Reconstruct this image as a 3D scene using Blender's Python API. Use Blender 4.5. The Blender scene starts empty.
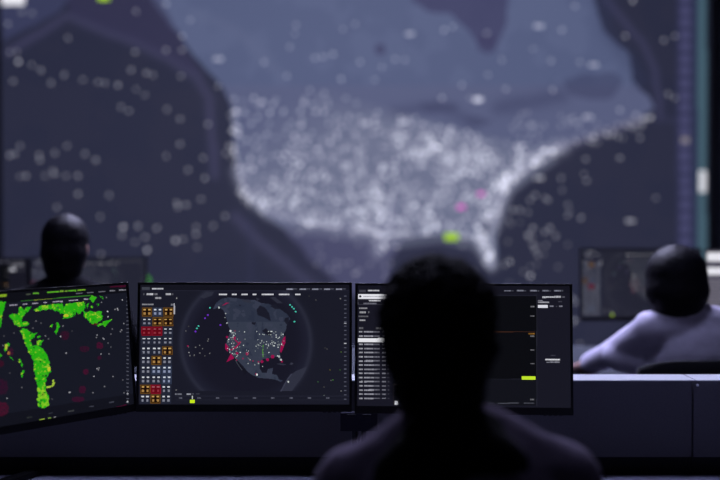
import bpy, bmesh, math, random
import numpy as np
from mathutils import Vector, Matrix, Euler

SC = bpy.context.scene
COL = SC.collection
R = math.radians
rnd = random.Random(7)

# ------------------------------------------------------------------ camera
CAM_Z = 1.40
F = 1000.0                       # focal length in pixels (50 mm on a 36 mm sensor, 720 px wide)
PITCH = math.atan(20 / F)        # looking slightly down
cam_d = bpy.data.cameras.new('camera')
cam_d.lens = 50
cam_d.sensor_width = 36
cam_d.clip_start = 0.05
cam_d.clip_end = 60
cam_d.dof.use_dof = True
cam_d.dof.focus_distance = 2.5
cam_d.dof.aperture_fstop = 1.36
cam = bpy.data.objects.new('camera', cam_d)
cam.location = (0, 0, CAM_Z)
cam.rotation_euler = (math.pi / 2 - PITCH, 0, 0)
COL.objects.link(cam)
SC.camera = cam

def ray(px, py):
    x = (px - 360) / F
    y = (240 - py) / F
    c, s = math.cos(PITCH), math.sin(PITCH)
    return Vector((x, c + y * s, -s + y * c))

def at(px, py, Y):
    d = ray(px, py)
    return Vector((0, 0, CAM_Z)) + d * (Y / d.y)

def project(P):
    """(n,3) world points -> photograph pixels"""
    c, s = math.cos(PITCH), math.sin(PITCH)
    x, y, z = P[..., 0], P[..., 1], P[..., 2] - CAM_Z
    depth = y * c - z * s
    up = y * s + z * c
    return 360 + F * x / depth, 240 - F * up / depth

# ------------------------------------------------------------------ colour / materials
def lin(r, g=None, b=None):
    if g is None:
        r, g, b = r
    o = []
    for v in (r, g, b):
        v /= 255.0
        o.append(v / 12.92 if v <= 0.04045 else ((v + 0.055) / 1.055) ** 2.4)
    return tuple(o)

def mat(name, col, rough=0.6, spec=0.5, metal=0.0, noise=0.0, nscale=40, bump=0.0, sheen=0.0):
    m = bpy.data.materials.new(name)
    m.use_nodes = True
    nt = m.node_tree
    b = nt.nodes['Principled BSDF']
    b.inputs['Base Color'].default_value = (*col, 1)
    b.inputs['Roughness'].default_value = rough
    b.inputs['Specular IOR Level'].default_value = spec
    b.inputs['Metallic'].default_value = metal
    if sheen:
        b.inputs['Sheen Weight'].default_value = sheen
    if noise or bump:
        tc = nt.nodes.new('ShaderNodeTexCoord')
        n = nt.nodes.new('ShaderNodeTexNoise')
        n.inputs['Scale'].default_value = nscale
        n.inputs['Detail'].default_value = 4
        nt.links.new(tc.outputs['Object'], n.inputs['Vector'])
        if noise:
            r = nt.nodes.new('ShaderNodeValToRGB')
            lo = [c * (1 - noise) for c in col]
            hi = [c * (1 + noise) for c in col]
            r.color_ramp.elements[0].color = (*lo, 1)
            r.color_ramp.elements[1].color = (*hi, 1)
            r.color_ramp.elements[0].position = .3
            r.color_ramp.elements[1].position = .7
            nt.links.new(n.outputs['Fac'], r.inputs['Fac'])
            nt.links.new(r.outputs['Color'], b.inputs['Base Color'])
        if bump:
            bp = nt.nodes.new('ShaderNodeBump')
            bp.inputs['Strength'].default_value = bump
            bp.inputs['Distance'].default_value = .004
            nt.links.new(n.outputs['Fac'], bp.inputs['Height'])
            nt.links.new(bp.outputs['Normal'], b.inputs['Normal'])
    return m

def emat(name, col, strength):
    m = bpy.data.materials.new(name)
    m.use_nodes = True
    b = m.node_tree.nodes['Principled BSDF']
    b.inputs['Base Color'].default_value = (.8, .8, .8, 1)
    b.inputs['Emission Color'].default_value = (*col, 1)
    b.inputs['Emission Strength'].default_value = strength
    return m

def display_mat(name, strength, base=.003, rough=.4, spec=.12, sampling='NONE'):
    m = bpy.data.materials.new(name)
    m.use_nodes = True
    nt = m.node_tree
    b = nt.nodes['Principled BSDF']
    b.inputs['Base Color'].default_value = (base, base, base * 1.2, 1)
    b.inputs['Roughness'].default_value = rough
    b.inputs['Specular IOR Level'].default_value = spec
    a = nt.nodes.new('ShaderNodeAttribute')
    a.attribute_name = 'pixel'
    nt.links.new(a.outputs['Color'], b.inputs['Emission Color'])
    b.inputs['Emission Strength'].default_value = strength
    m.cycles.emission_sampling = sampling
    return m

M = dict(
    floor=mat('dark_carpet', (.012, .012, .018), .9, .2, noise=.35, nscale=60),
    ceiling=mat('dark_ceiling', (.02, .02, .028), .9, .2, noise=.15, nscale=8),
    wall=mat('charcoal_wall_paint', (.010, .011, .018), .85, .2, noise=.15, nscale=5),
    worktop=mat('pale_laminate', (.42, .42, .58), .55, .4, noise=.04, nscale=30),
    worktop2=mat('grey_laminate', (.045, .050, .062), .7, .1, noise=.06, nscale=30),
    panel=mat('navy_fabric', (.125, .123, .142), .95, .1, noise=.06, nscale=220, bump=.2),
    cap=mat('white_aluminium', (.56, .57, .62), .6, .3, noise=.03, nscale=20),
    plinth=mat('black_plinth', (.016, .018, .022), .8, .2),
    plastic=mat('black_plastic', (.004, .004, .006), .5, .3, noise=.1, nscale=120),
    metal=mat('dark_steel', (.018, .018, .026), .45, .5, .6, noise=.1, nscale=60),
    mount=mat('matt_charcoal_mount', (.03, .03, .042), 1.0, .0, noise=.1, nscale=60),
    clip=mat('grey_steel', (.03, .03, .04), .9, .05),
    cable=mat('black_rubber', (.006, .006, .008), .6, .3),
    cable2=mat('grey_cable', (.14, .14, .19), .5, .4),
    hair=mat('black_hair', (.0028, .0022, .004), .85, .05, noise=.4, nscale=90, bump=.5),
    hairsoft=mat('dark_brown_hair', (.006, .005, .010), .55, .18, noise=.3, nscale=90, bump=.15),
    skin=mat('skin', (.42, .22, .17), .55, .4, noise=.06, nscale=30),
    skin2=mat('fair_skin', (.62, .36, .31), .55, .4, noise=.06, nscale=30),
    jacket=mat('dark_purple_fleece', (.105, .085, .13), .95, .1, noise=.12, nscale=150, bump=.3),
    hood=mat('black_hood_fabric', (.003, .003, .004), .95, .05, noise=.2, nscale=150),
    shirt=mat('lilac_grey_shirt', (.68, .64, .84), .9, .2, noise=.05, nscale=120, bump=.2),
    dark_top=mat('black_sweater', (.010, .010, .014), .95, .1, noise=.2, nscale=150),
    trousers=mat('dark_trousers', (.012, .012, .018), .9, .2, noise=.2, nscale=150),
    shoe=mat('black_leather', (.006, .006, .007), .5, .4, noise=.1, nscale=60),
    eye=mat('eye_white', (.7, .7, .7), .2, .6),
    iris=mat('brown_iris', (.03, .015, .01), .2, .6),
    lip=mat('lips', (.38, .14, .13), .5, .4),
    chair=mat('black_chair_mesh', (.007, .007, .010), .85, .2, noise=.2, nscale=200, bump=.2),
    wheel=mat('black_wheel', (.006, .006, .007), .5, .4),
    lamp=emat('lamp_diffuser', (.66, .67, 1.0), 205),
    lamp_fill=emat('fill_lamp_diffuser', (.62, .65, 1.0), 16),  # weak fill light, added to brighten the near desk strip
    lamp_frame=mat('lamp_frame', (.3, .3, .33), .5, .5, .5),
    monitor_display=display_mat('monitor_display', 1.0),
    wall_display=display_mat('video_wall_display', 1.0, rough=.6, spec=.1, sampling='AUTO'),
)

# ------------------------------------------------------------------ object helpers
def props(o, label=None, cat=None, group=None, kind=None):
    if label: o['label'] = label
    if cat: o['category'] = cat
    if group: o['group'] = group
    if kind: o['kind'] = kind
    return o

def thing(name, label, cat, loc=(0, 0, 0), rot=(0, 0, 0), group=None):
    o = bpy.data.objects.new(name, None)
    o.empty_display_size = .1
    o.location = loc
    o.rotation_euler = rot
    COL.objects.link(o)
    return props(o, label, cat, group)

def obj(name, bm, m, parent=None, smooth=False, loc=(0, 0, 0), rot=(0, 0, 0)):
    me = bpy.data.meshes.new(name)
    bmesh.ops.recalc_face_normals(bm, faces=bm.faces)
    bm.to_mesh(me)
    bm.free()
    me.materials.append(m)
    o = bpy.data.objects.new(name, me)
    COL.objects.link(o)
    if smooth:
        for p in me.polygons:
            p.use_smooth = True
    o.location = loc
    o.rotation_euler = rot
    if parent: o.parent = parent
    return o

def struct(name, bm, m):
    return props(obj(name, bm, m), kind='structure')

def bx(bm, c, s, rot=None, bev=0.0, seg=2):
    r = bmesh.ops.create_cube(bm, size=1)
    vs = r['verts']
    bmesh.ops.scale(bm, vec=s, verts=vs)
    if bev:
        es = list({e for v in vs for e in v.link_edges})
        rr = bmesh.ops.bevel(bm, geom=es, offset=bev, segments=seg, profile=.6, affect='EDGES')
        vs = list({v for v in rr['verts']} | {v for v in vs if v.is_valid})
    mt = Matrix.Translation(c)
    if rot is not None:
        mt = mt @ rot.to_4x4()
    bmesh.ops.transform(bm, matrix=mt, verts=[v for v in vs if v.is_valid])

def sweep(bm, pts, rs, n=12, cap=True):
    """round tube through points; each end closed by a dome when cap"""
    pts = [Vector(p) for p in pts]
    rings = []
    prev = None
    for i, p in enumerate(pts):
        a = pts[max(0, i - 1)]
        b = pts[min(len(pts) - 1, i + 1)]
        d = (b - a).normalized()
        if prev is None:
            u = d.orthogonal().normalized()
        else:
            u = (prev - d * prev.dot(d))
            u = u.normalized() if u.length > 1e-6 else d.orthogonal().normalized()
        prev = u
        w = d.cross(u)
        rings.append([bm.verts.new(p + (u * math.cos(t) + w * math.sin(t)) * rs[i]) for t in [2 * math.pi * k / n for k in range(n)]])
    for A, B in zip(rings, rings[1:]):
        for k in range(n):
            bm.faces.new((A[k], A[(k + 1) % n], B[(k + 1) % n], B[k]))
    if cap:
        bm.faces.new(rings[0][::-1])
        bm.faces.new(rings[-1])

def tcap(bm, a, b, ra, rb, n=14, m=5):
    """tapered capsule"""
    a, b = Vector(a), Vector(b)
    d = (b - a)
    L = d.length
    d.normalize()
    pts, rs = [], []
    for i in range(m + 1):
        t = math.pi / 2 * (1 - i / m)
        pts.append(a - d * (ra * math.sin(t)))
        rs.append(max(ra * math.cos(t), .0006))
    for i in range(m + 1):
        t = math.pi / 2 * i / m
        pts.append(b + d * (rb * math.sin(t)))
        rs.append(max(rb * math.cos(t), .0006))
    sweep(bm, pts, rs, n)

def ell(bm, c, r, rot=None, u=20, v=14):
    rr = bmesh.ops.create_uvsphere(bm, u_segments=u, v_segments=v, radius=1)
    mt = Matrix.Translation(c)
    if rot is not None: mt = mt @ rot.to_4x4()
    mt = mt @ Matrix.Diagonal((*r, 1))
    bmesh.ops.transform(bm, matrix=mt, verts=rr['verts'])

def cyl(bm, a, b, r, n=16):
    sweep(bm, [a, b], [r, r], n)

def remeshed(name, bm, m, parent, voxel=.008, smooth_it=6, noise=0.0, nscale=30):
    """fuse overlapping closed forms into one continuous skin"""
    bmesh.ops.recalc_face_normals(bm, faces=bm.faces)
    me = bpy.data.meshes.new(name + '_raw')
    bm.to_mesh(me)
    bm.free()
    o = bpy.data.objects.new(name + '_raw', me)
    COL.objects.link(o)
    md = o.modifiers.new('r', 'REMESH')
    md.mode = 'VOXEL'
    md.voxel_size = voxel
    md2 = o.modifiers.new('s', 'SMOOTH')
    md2.factor = .5
    md2.iterations = smooth_it
    dg = bpy.context.evaluated_depsgraph_get()
    dg.update()
    me2 = bpy.data.meshes.new_from_object(o.evaluated_get(dg))
    bpy.data.objects.remove(o)
    bpy.data.meshes.remove(me)
    me2.name = name
    if noise:
        from mathutils import noise as nz
        for v in me2.vertices:
            k = nz.fractal(v.co * nscale, 1.0, 2.0, 3)
            v.co += v.normal * (k * noise)
    for p in me2.polygons:
        p.use_smooth = True
    me2.materials.clear()
    me2.materials.append(m)
    r = bpy.data.objects.new(name, me2)
    COL.objects.link(r)
    r.parent = parent
    return r

def copy_tree(o, parent=None):
    c = o.copy()
    COL.objects.link(c)
    if parent: c.parent = parent
    for ch in list(o.children):
        copy_tree(ch, c)
    return c

# ------------------------------------------------------------------ display pictures (grids of coloured cells)
def vnoise(x, y, seed=0):
    xi, yi = np.floor(x).astype(np.int64), np.floor(y).astype(np.int64)
    fx, fy = x - xi, y - yi
    fx = fx * fx * (3 - 2 * fx)
    fy = fy * fy * (3 - 2 * fy)
    def h(a, b):
        n = (a * 374761393 + b * 668265263 + seed * 974711) & 0x7fffffff
        n = ((n ^ (n >> 13)) * 1274126177) & 0x7fffffff
        n = n ^ (n >> 16)
        return (n & 0xffff) / 65535.0
    return (h(xi, yi) * (1 - fx) + h(xi + 1, yi) * fx) * (1 - fy) + (h(xi, yi + 1) * (1 - fx) + h(xi + 1, yi + 1) * fx) * fy

def fbm(x, y, seed=0, o=4):
    s, a, t = 0, .5, 0
    for i in range(o):
        s = s + a * vnoise(x * 2 ** i, y * 2 ** i, seed + i * 17)
        t += a
        a *= .5
    return s / t

class Display:
    """a picture of W x H cells on a flat screen; map coordinates mx, my name each cell"""
    def __init__(self, W, H, mx, my, bg):
        self.W, self.H, self.X, self.Y = W, H, mx, my
        self.A = np.zeros((H, W, 3))
        self.A[:] = lin(bg)
        self.gx = (mx[:, -1].mean() - mx[:, 0].mean()) / (W - 1)
        self.rs = np.random.RandomState(5)
    def put(self, mask, col, a=1.0):
        c = np.array(lin(col))
        if np.isscalar(a):
            self.A[mask] = self.A[mask] * (1 - a) + c * a
        else:
            self.A = self.A * (1 - (a * mask)[..., None]) + c * (a * mask)[..., None]
    def rect(self, x0, y0, x1, y1, col, a=1.0):
        self.put((self.X >= x0) & (self.X <= x1) & (self.Y >= y0) & (self.Y <= y1), col, a)
    def pmask(self, pts):
        X, Y = self.X, self.Y
        m = np.zeros(X.shape, bool)
        n = len(pts)
        for i in range(n):
            x0, y0 = pts[i]
            x1, y1 = pts[(i + 1) % n]
            if y0 == y1: continue
            c = ((y0 > Y) != (y1 > Y)) & (X < (x1 - x0) * (Y - y0) / (y1 - y0) + x0)
            m ^= c
        return m
    def poly(self, pts, col, a=1.0):
        self.put(self.pmask(pts), col, a)
    def sdist(self, pts):
        d = np.full(self.X.shape, 1e9)
        for (x0, y0), (x1, y1) in zip(pts, pts[1:]):
            dx, dy = x1 - x0, y1 - y0
            t = np.clip(((self.X - x0) * dx + (self.Y - y0) * dy) / (dx * dx + dy * dy + 1e-9), 0, 1)
            d = np.minimum(d, np.hypot(self.X - x0 - t * dx, self.Y - y0 - t * dy))
        return d
    def line(self, pts, w, col, a=1.0):
        self.put(self.sdist(pts) < w / 2, col, a)
    def soft(self, pts, w, col, a=1.0):
        self.put(np.ones(self.X.shape), col, a * np.exp(-(self.sdist(pts) / w) ** 2))
    def dot(self, x, y, r, col, a=1.0, gain=1.0):
        # local window only
        H, W = self.H, self.W
        cy = int(np.clip(np.searchsorted(self.Y[:, W // 2], y), 0, H - 1))
        cx = int(np.clip(np.searchsorted(self.X[cy], x), 0, W - 1))
        k = int(r / self.gx) + 6
        s = (slice(max(0, cy - k * 2), cy + k * 2), slice(max(0, cx - k), cx + k))
        if getattr(self, 'turned', False): s = (slice(0, H), slice(0, W))
        m = np.hypot(self.X[s] - x, self.Y[s] - y) < r
        c = np.array(lin(col)) * gain
        sub = self.A[s]
        sub[m] = sub[m] * (1 - a) + c * a
    def text(self, x0, y, x1, h, col, a=1.0, slope=0.0, bold=.75):
        """a run of illegibly small characters"""
        yc = y + (self.X - x0) * slope
        m = (self.X >= x0) & (self.X <= x1) & (np.abs(self.Y - yc) <= h / 2)
        g = np.floor((self.X - x0) / .55).astype(int)
        tab = np.clip(self.rs.rand(400) * .55 + bold - .25, .2, 1)
        row = np.floor((self.Y - yc) / .5).astype(int)
        tab2 = np.clip(self.rs.rand(400) * .4 + .7, 0, 1)
        al = tab[np.clip(g, 0, 399)] * tab2[(np.clip(g, 0, 399) * 3 + row + 7) % 400]
        self.put(m, col, al * a)

def grid_mesh(name, pts, colors, m):
    """pts (H+1, W+1, 3) -> one connected sheet, one colour per cell"""
    H, W = colors.shape[:2]
    me = bpy.data.meshes.new(name)
    nv = (H + 1) * (W + 1)
    me.vertices.add(nv)
    me.vertices.foreach_set('co', pts.reshape(-1).astype(np.float32))
    i = (np.arange(H)[:, None] * (W + 1) + np.arange(W)[None, :]).reshape(-1)
    q = np.stack([i + W + 1, i + W + 2, i + 1, i], 1).astype(np.int32)   # row 0 is the top
    me.loops.add(q.size)
    me.loops.foreach_set('vertex_index', q.reshape(-1))
    me.polygons.add(len(q))
    me.polygons.foreach_set('loop_start', np.arange(0, q.size, 4, dtype=np.int32))
    me.update(calc_edges=True)
    at_ = me.attributes.new('pixel', 'FLOAT_COLOR', 'CORNER')
    c = np.ones((len(q), 4, 4), np.float32)
    c[:, :, :3] = colors.reshape(-1, 1, 3)
    at_.data.foreach_set('color', c.reshape(-1))
    me.materials.append(m)
    me.validate()
    return me

# ------------------------------------------------------------------ desktop monitors
MW, MH = .538, .3225              # outer size of a 24-inch monitor
SX0, SX1 = -.2625, .2625          # lit area
SZ0, SZ1 = -.1430, .1555
CW, CH = 436, 250

def monitor_frame(loc, yaw, tilt=-5):
    return Matrix.Translation(loc) @ Matrix.Rotation(R(yaw), 4, 'Z') @ Matrix.Rotation(R(tilt), 4, 'X')

def cell_centres(mtx):
    u = SX0 + (np.arange(CW) + .5) / CW * (SX1 - SX0)
    v = SZ1 - (np.arange(CH) + .5) / CH * (SZ1 - SZ0)
    U, V = np.meshgrid(u, v)
    L = np.stack([U, np.full_like(U, -.004), V, np.ones_like(U)], -1)
    Wd = L @ np.array(mtx).T
    return project(Wd[..., :3])

def screen_mesh(name, A):
    u = np.linspace(SX0, SX1, CW + 1)
    v = np.linspace(SZ1, SZ0, CH + 1)
    U, V = np.meshgrid(u, v)
    return grid_mesh(name, np.stack([U, np.full_like(U, -.004), V], -1), A, M['monitor_display'])

def rounded_rect(w0, w1, h0, h1, r, n=5):
    o = []
    for cx, cz, a in ((w1 - r, h1 - r, 0), (w0 + r, h1 - r, 90), (w0 + r, h0 + r, 180), (w1 - r, h0 + r, 270)):
        for k in range(n + 1):
            t = R(a + 90 * k / n)
            o.append((cx + r * math.cos(t), cz + r * math.sin(t)))
    return o

def monitor_body(parent):
    """bezel, back shell and buttons in the monitor's own frame: screen faces -Y"""
    bm = bmesh.new()
    x, z = MW / 2, MH / 2
    # bezel: four bars around the lit area
    yb0, yb1 = -.006, .012
    def bar(x0, x1, z0, z1):
        bx(bm, ((x0 + x1) / 2, (yb0 + yb1) / 2, (z0 + z1) / 2), (x1 - x0, yb1 - yb0, z1 - z0), bev=.0015, seg=2)
    bar(-x, x, SZ1, z)
    bar(-x, x, -z, SZ0)
    bar(-x, SX0, SZ0 - .001, SZ1 + .001)
    bar(SX1, x, SZ0 - .001, SZ1 + .001)
    obj('bezel', bm, M['plastic'], parent)
    bm = bmesh.new()
    # back shell: stack of shrinking rounded rectangles
    prof = [(-.002, .0), (.020, .0), (.026, .006), (.030, .03), (.040, .07), (.044, .085)]
    rings = []
    for y, ins in prof:
        pts = rounded_rect(-x + .0012 + ins, x - .0012 - ins, -z + .0012 + ins * .8, z - .0012 - ins * .8, .006 + ins * .3)
        rings.append([bm.verts.new((px, y, pz)) for px, pz in pts])
    for A, B in zip(rings, rings[1:]):
        n = len(A)
        for k in range(n):
            bm.faces.new((A[k], A[(k + 1) % n], B[(k + 1) % n], B[k]))
    bm.faces.new(rings[0])
    bm.faces.new(rings[-1])
    obj('back_shell', bm, M['plastic'], parent)
    bm = bmesh.new()
    for k in range(4):
        bx(bm, (x - .03 - k * .013, .004, -z - .0008), (.008, .006, .003), bev=.0008)
    obj('button_row', bm, M['plastic'], parent)

# --- placement of the three near monitors
ctrA = at(244.6, 346.8, 2.5);  mtA = monitor_frame(ctrA, 0)
ctrB = at(463.2, 348.6, 2.475); mtB = monitor_frame(ctrB, -3)
edge = at(131.6, 346.5, 2.50)
yawL = 46
ctrL = edge - Vector((math.cos(R(yawL)), math.sin(R(yawL)), 0)) * (MW / 2)
ctrL = ctrL + Vector((0, 0, -.0036))
mtL = monitor_frame(ctrL, yawL) @ Matrix.Rotation(R(-.8), 4, 'Y')

# ---------------- picture 1: the globe with the sidebar of status tiles
def picture_globe(rows='ABA NAA RRN NNN NNA NAN NBB NNB ARN NAN', dull=0.0):
    X, Y = cell_centres(mtA)
    D = Display(CW, CH, X, Y, (25, 26, 38))
    D.rect(130, 280, 360, 290.6, (20, 20, 30))
    D.rect(130, 290.4, 360, 291.0, (38, 39, 54))
    # globe
    r = np.hypot(X - 246, Y - 343)
    on = (Y < 391) & (Y > 291) & (X > 177)
    D.put(on & (r < 64), (23, 23, 36))
    D.put(on.astype(float), (52, 54, 70), .42 * np.exp(-((r - 64.5) / 2.4) ** 2))
    D.put(on.astype(float), (38, 40, 58), .3 * np.exp(-((r - 61) / 7) ** 2))
    land = [(213, 309), (216, 303), (221, 299), (228, 297.5), (236, 298), (246, 300), (255, 300), (261, 303), (269, 304),
            (280, 309), (287, 314), (290.5, 319), (287, 323), (286, 330), (283.5, 334), (285, 340), (282.5, 347), (279.5, 352),
            (281.5, 360.5), (280, 361), (277.5, 356.5), (270, 358), (263, 359), (259.5, 363), (259.5, 368), (262, 372.5), (266.5, 373),
            (268, 369), (273, 368), (272, 374), (277, 375), (279, 379.5), (283, 380.5), (281, 382), (275, 379.5), (268, 378.5), (259, 378),
            (252, 375), (247.5, 371.5), (243, 366), (238, 361), (232.5, 355.5), (228, 350), (226, 344.5), (228, 337.5), (231, 331), (228.5, 326),
            (226, 317), (223.5, 310.5), (219, 307), (215, 309)]
    lm = D.pmask(land)
    n = fbm(X * .16, Y * .16, 3)
    D.put(lm, (44, 50, 67))
    D.put(lm & (Y > 322), (52, 58, 74))
    D.put(lm & (n > .62), (58, 62, 80), .6)
    D.put(lm & (n < .33), (38, 44, 62), .6)
    for p in ([(256.5, 309.5), (260, 305.5), (265, 307.5), (269, 313), (270.8, 321), (268, 319.5), (263, 317), (257.5, 315)],
              [(262, 331), (266, 328), (269, 331), (272, 333), (270, 336), (267, 335)], [(270, 306), (275, 304), (280, 309), (275, 309)],
              [(252, 322), (256, 322.5), (255, 325), (252, 324)], [(239, 304.5), (241, 305), (240, 306.5)], [(285, 318), (289, 317), (288, 326), (284, 321)]):
        D.poly(p, (26, 27, 40))
    for p in ([(270, 297.5), (275, 297), (282.5, 303), (277, 303)], [(256, 297.5), (260, 299), (257, 301)], [(241, 299), (249, 299.5), (252, 303.5), (244, 302)],
              [(200, 297), (206, 292.5), (214, 291.5), (212, 295.5), (204, 298.5)]):
        D.poly(p, (46, 48, 62), .8)
    sa = [(281, 391), (284, 386), (287, 380), (291, 374.5), (296, 371), (302, 368.5), (307, 366.5), (305, 372), (300, 380), (295, 386.5), (292, 391)]
    D.poly(sa, (46, 48, 63))
    D.line([(281, 391), (287, 380), (291.5, 374)], 1.2, (64, 66, 84), .7)
    D.poly([(276, 364), (280, 363.2), (287, 364.5), (283, 365.3)], (46, 48, 62))
    D.poly([(289.5, 364.5), (291, 362.5), (293.5, 363), (292, 364.8)], (52, 54, 68))
    D.poly([(234.5, 361), (238, 362), (247, 371.5), (245, 374), (240, 369)], (20, 20, 31))
    D.line([(235.5, 360.5), (239, 366), (242, 370)], .8, (58, 62, 72))
    # magenta warnings
    mg = (146, 13, 70)
    for p in ([(231, 353.5), (234.3, 358.2), (226.3, 362.2)], [(222, 305.6), (226, 302.8), (229.5, 302.6), (225, 304.8)],
              [(225.5, 343), (228.5, 347), (228, 352), (225, 349)], [(279.8, 351), (281, 345), (283, 338.5), (285.4, 336), (285.6, 342), (282.5, 350), (281, 353)]):
        D.poly(p, mg)
    D.line([(231, 350), (236, 347), (240.5, 342)], 1.5, mg)
    D.line([(233, 338), (238.5, 343)], 1.1, mg)
    for x, y, rr in ((227, 337, 1.1), (237, 353.5, 1.4), (247.2, 353.6, 1.6), (262, 361.6, 1.4), (267.6, 359.6, 1.5), (272.6, 356.6, 1.8), (282, 361.6, .9),
                     (235, 337.5, 1.0), (236.6, 360, .7), (243, 358.5, .7), (253, 361, .7), (258.5, 362, .8), (250, 360, .6), (256, 374, .8), (235, 331, .6), (188, 346, .8)):
        D.dot(x, y, rr, mg)
    # white traffic dots
    pr = random.Random(4)
    us = D  # noqa
    def inside(x, y):
        c = False
        for i in range(len(land)):
            x0, y0 = land[i]; x1, y1 = land[(i + 1) % len(land)]
            if (y0 > y) != (y1 > y) and x < (x1 - x0) * (y - y0) / (y1 - y0) + x0: c = not c
        return c
    spots = []
    for k in range(55): spots.append((pr.gauss(232, 4.2), pr.uniform(331, 360)))
    for k in range(45): spots.append((pr.uniform(257, 285), pr.uniform(331, 346)))
    for k in range(60): spots.append((pr.uniform(228, 283), pr.uniform(331, 366)))
    for x, y in spots:
        if inside(x, y):
            v = pr.choice((120, 150, 175, 205, 225))
            D.dot(x, y, pr.uniform(.32, .58), (v - 8, v, v))
    for x, y, rr, v in ((230.4, 331, 1.0, 230), (219, 307.6, .9, 190), (225.6, 313.5, .6, 170), (224.8, 317.5, .5, 140), (227, 323, .7, 170), (257, 374.6, .9, 230),
                        (288.3, 381.8, .9, 190), (279, 356.5, 1.0, 180), (281, 359.8, 1.0, 190), (262.7, 366.5, .6, 170), (258.6, 363.5, .7, 160), (248, 363.6, .6, 170),
                        (324, 395.5, .6, 90)):
        D.dot(x, y, rr, (v - 6, v, v))
    D.line([(263.2, 345), (262.6, 352), (263.2, 357)], .8, (74, 130, 50), .8)
    for y in (346, 349.5, 353, 356): D.dot(263, y, .5, (90, 150, 55))
    for x, y in ((209.9, 307.7), (198.5, 326), (196.9, 328.4), (290, 305), (292, 307), (293.8, 308.8), (295.6, 311.6), (294.5, 321.6)):
        D.dot(x, y, .85, (70, 190, 170))
    for x, y in ((205, 318.2), (207.8, 315), (220.4, 325), (195.6, 331.4)):
        D.dot(x, y, .9, (108, 48, 190))
    for x, y, v in ((189, 352.4, 160), (195.6, 347.2, 110), (199.8, 345.3, 120), (202.4, 348.8, 110), (209.8, 353.3, 110), (199.8, 353, 110), (205, 355.8, 90), (190, 355.6, 110),
                    (194.3, 354.8, 110), (208.5, 339, 120), (207.8, 341, 120), (185.8, 331, 110), (188.5, 326.4, 70), (188.5, 347, 80), (194, 355.7, 90), (176.6, 298.2, 150),
                    (176.2, 390, 120), (316, 300, 80), (309, 296, 60), (325, 348, 60), (331, 380.5, 100), (341, 391, 120), (340.4, 298.6, 120), (324, 387, 70), (327, 349, 70)):
        D.dot(x, y, .6, (v, v, v))
    for x, y, c in ((333, 380, (70, 130, 50)), (340, 370, (70, 130, 50)), (330, 370, (120, 110, 40)), (318, 382, (60, 100, 60)), (341, 352, (90, 120, 50))):
        D.dot(x, y, .5, c)
    # header
    D.rect(142, 287, 150, 290, (60, 63, 73))
    D.text(152, 288.7, 163.2, 1.6, (205, 206, 215))
    for x0, x1 in ((286.5, 294), (299.5, 307), (312, 319), (324, 331), (336, 343)):
        D.text(x0, 289, x1 - .8, 1.5, (150, 152, 170)); D.text(x1 - .5, 289, x1 + 3.2, 1.3, (88, 90, 104))
    for x0, x1 in ((219, 227), (232, 236.6), (241.3, 247.5), (252.6, 256.2), (261.8, 273.5), (279, 289.6), (295, 300.6)):
        D.text(x0, 294.6, x1, 1.4, (214, 214, 222), bold=.95)
    # sidebar
    for x0, y, x1, v in ((146.4, 294.1, 153, 205), (154.4, 294.1, 157.4, 130), (165.6, 294.1, 171, 190), (172, 294.2, 173.4, 100), (155.2, 298.1, 161.4, 170),
                         (142.2, 304.5, 153.4, 150), (171, 304.6, 173.6, 120), (143, 294.1, 144.4, 90)):
        D.text(x0, y, x1, 1.7, (v, v, v + 8))
    D.rect(173.6, 303, 174.9, 314, (168, 168, 178))
    rows = rows.split()
    cols = {'A': ((98, 66, 22), (38, 18, 8), (194, 154, 88), (164, 124, 70)),
            'B': ((46, 54, 74), (42, 50, 70), (206, 212, 226), (134, 142, 170)),
            'N': ((36, 40, 55), (31, 34, 48), (206, 208, 216), (124, 126, 140)),
            'R': ((128, 12, 32), (94, 6, 20), (160, 84, 94), (140, 46, 58))}
    for j, row in enumerate(rows):
        y = 307.4 + j * 9.66
        sh = (y - 307) / 88 * 1.9
        for i, k in enumerate(row):
            x = 141.8 - sh + i * 10.75 - (.25 * i * j / 9)
            f, b, t, q = cols[k]
            D.rect(x, y, x + 10.2, y + 9.1, f)
            D.rect(x + .9, y + .9, x + 9.3, y + 8.3, b)
            if k == 'A': D.rect(x + 4.2, y + .9, x + 6.2, y + 8.3, (24, 12, 6))
            for dx in (1.5, 6.3):
                D.rect(x + dx, y + 1.7, x + dx + 2.5, y + 2.9, t)
                D.rect(x + dx + .1, y + 5.1, x + dx + 2.3, y + 7.2, q)
    # ruler at the right
    for k in range(25):
        y = 295.5 + k * 4.3
        D.rect(344 , y, 346.3, y + 1.0, (78, 80, 94))
    D.rect(344, 322.6, 346.4, 323.9, (150, 152, 160)); D.rect(344, 342.7, 346.4, 343.9, (180, 182, 190))
    # timeline
    D.rect(175, 396, 352, 396.5, (38, 39, 54))
    D.rect(175, 399.6, 352, 400.1, (34, 35, 48))
    D.text(175, 394, 182, 1.5, (120, 122, 134)); D.text(186.4, 394, 191, 1.6, (170, 172, 184)); D.text(191.4, 394, 194, 1.2, (90, 92, 104)); D.text(196, 394, 199.4, 1.2, (70, 72, 84))
    for k in range(9):
        D.text(179 + k * 18.4, 398, 182.4 + k * 18.4, 1.1, (96, 98, 112))
    D.rect(192, 395.8, 192.9, 399.4, (190, 196, 190))
    D.rect(189.8, 399.8, 194.9, 403, (198, 230, 28))
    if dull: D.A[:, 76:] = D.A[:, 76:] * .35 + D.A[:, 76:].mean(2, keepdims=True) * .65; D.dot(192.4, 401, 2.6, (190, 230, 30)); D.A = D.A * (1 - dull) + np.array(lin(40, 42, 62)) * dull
    return D.A

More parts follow.
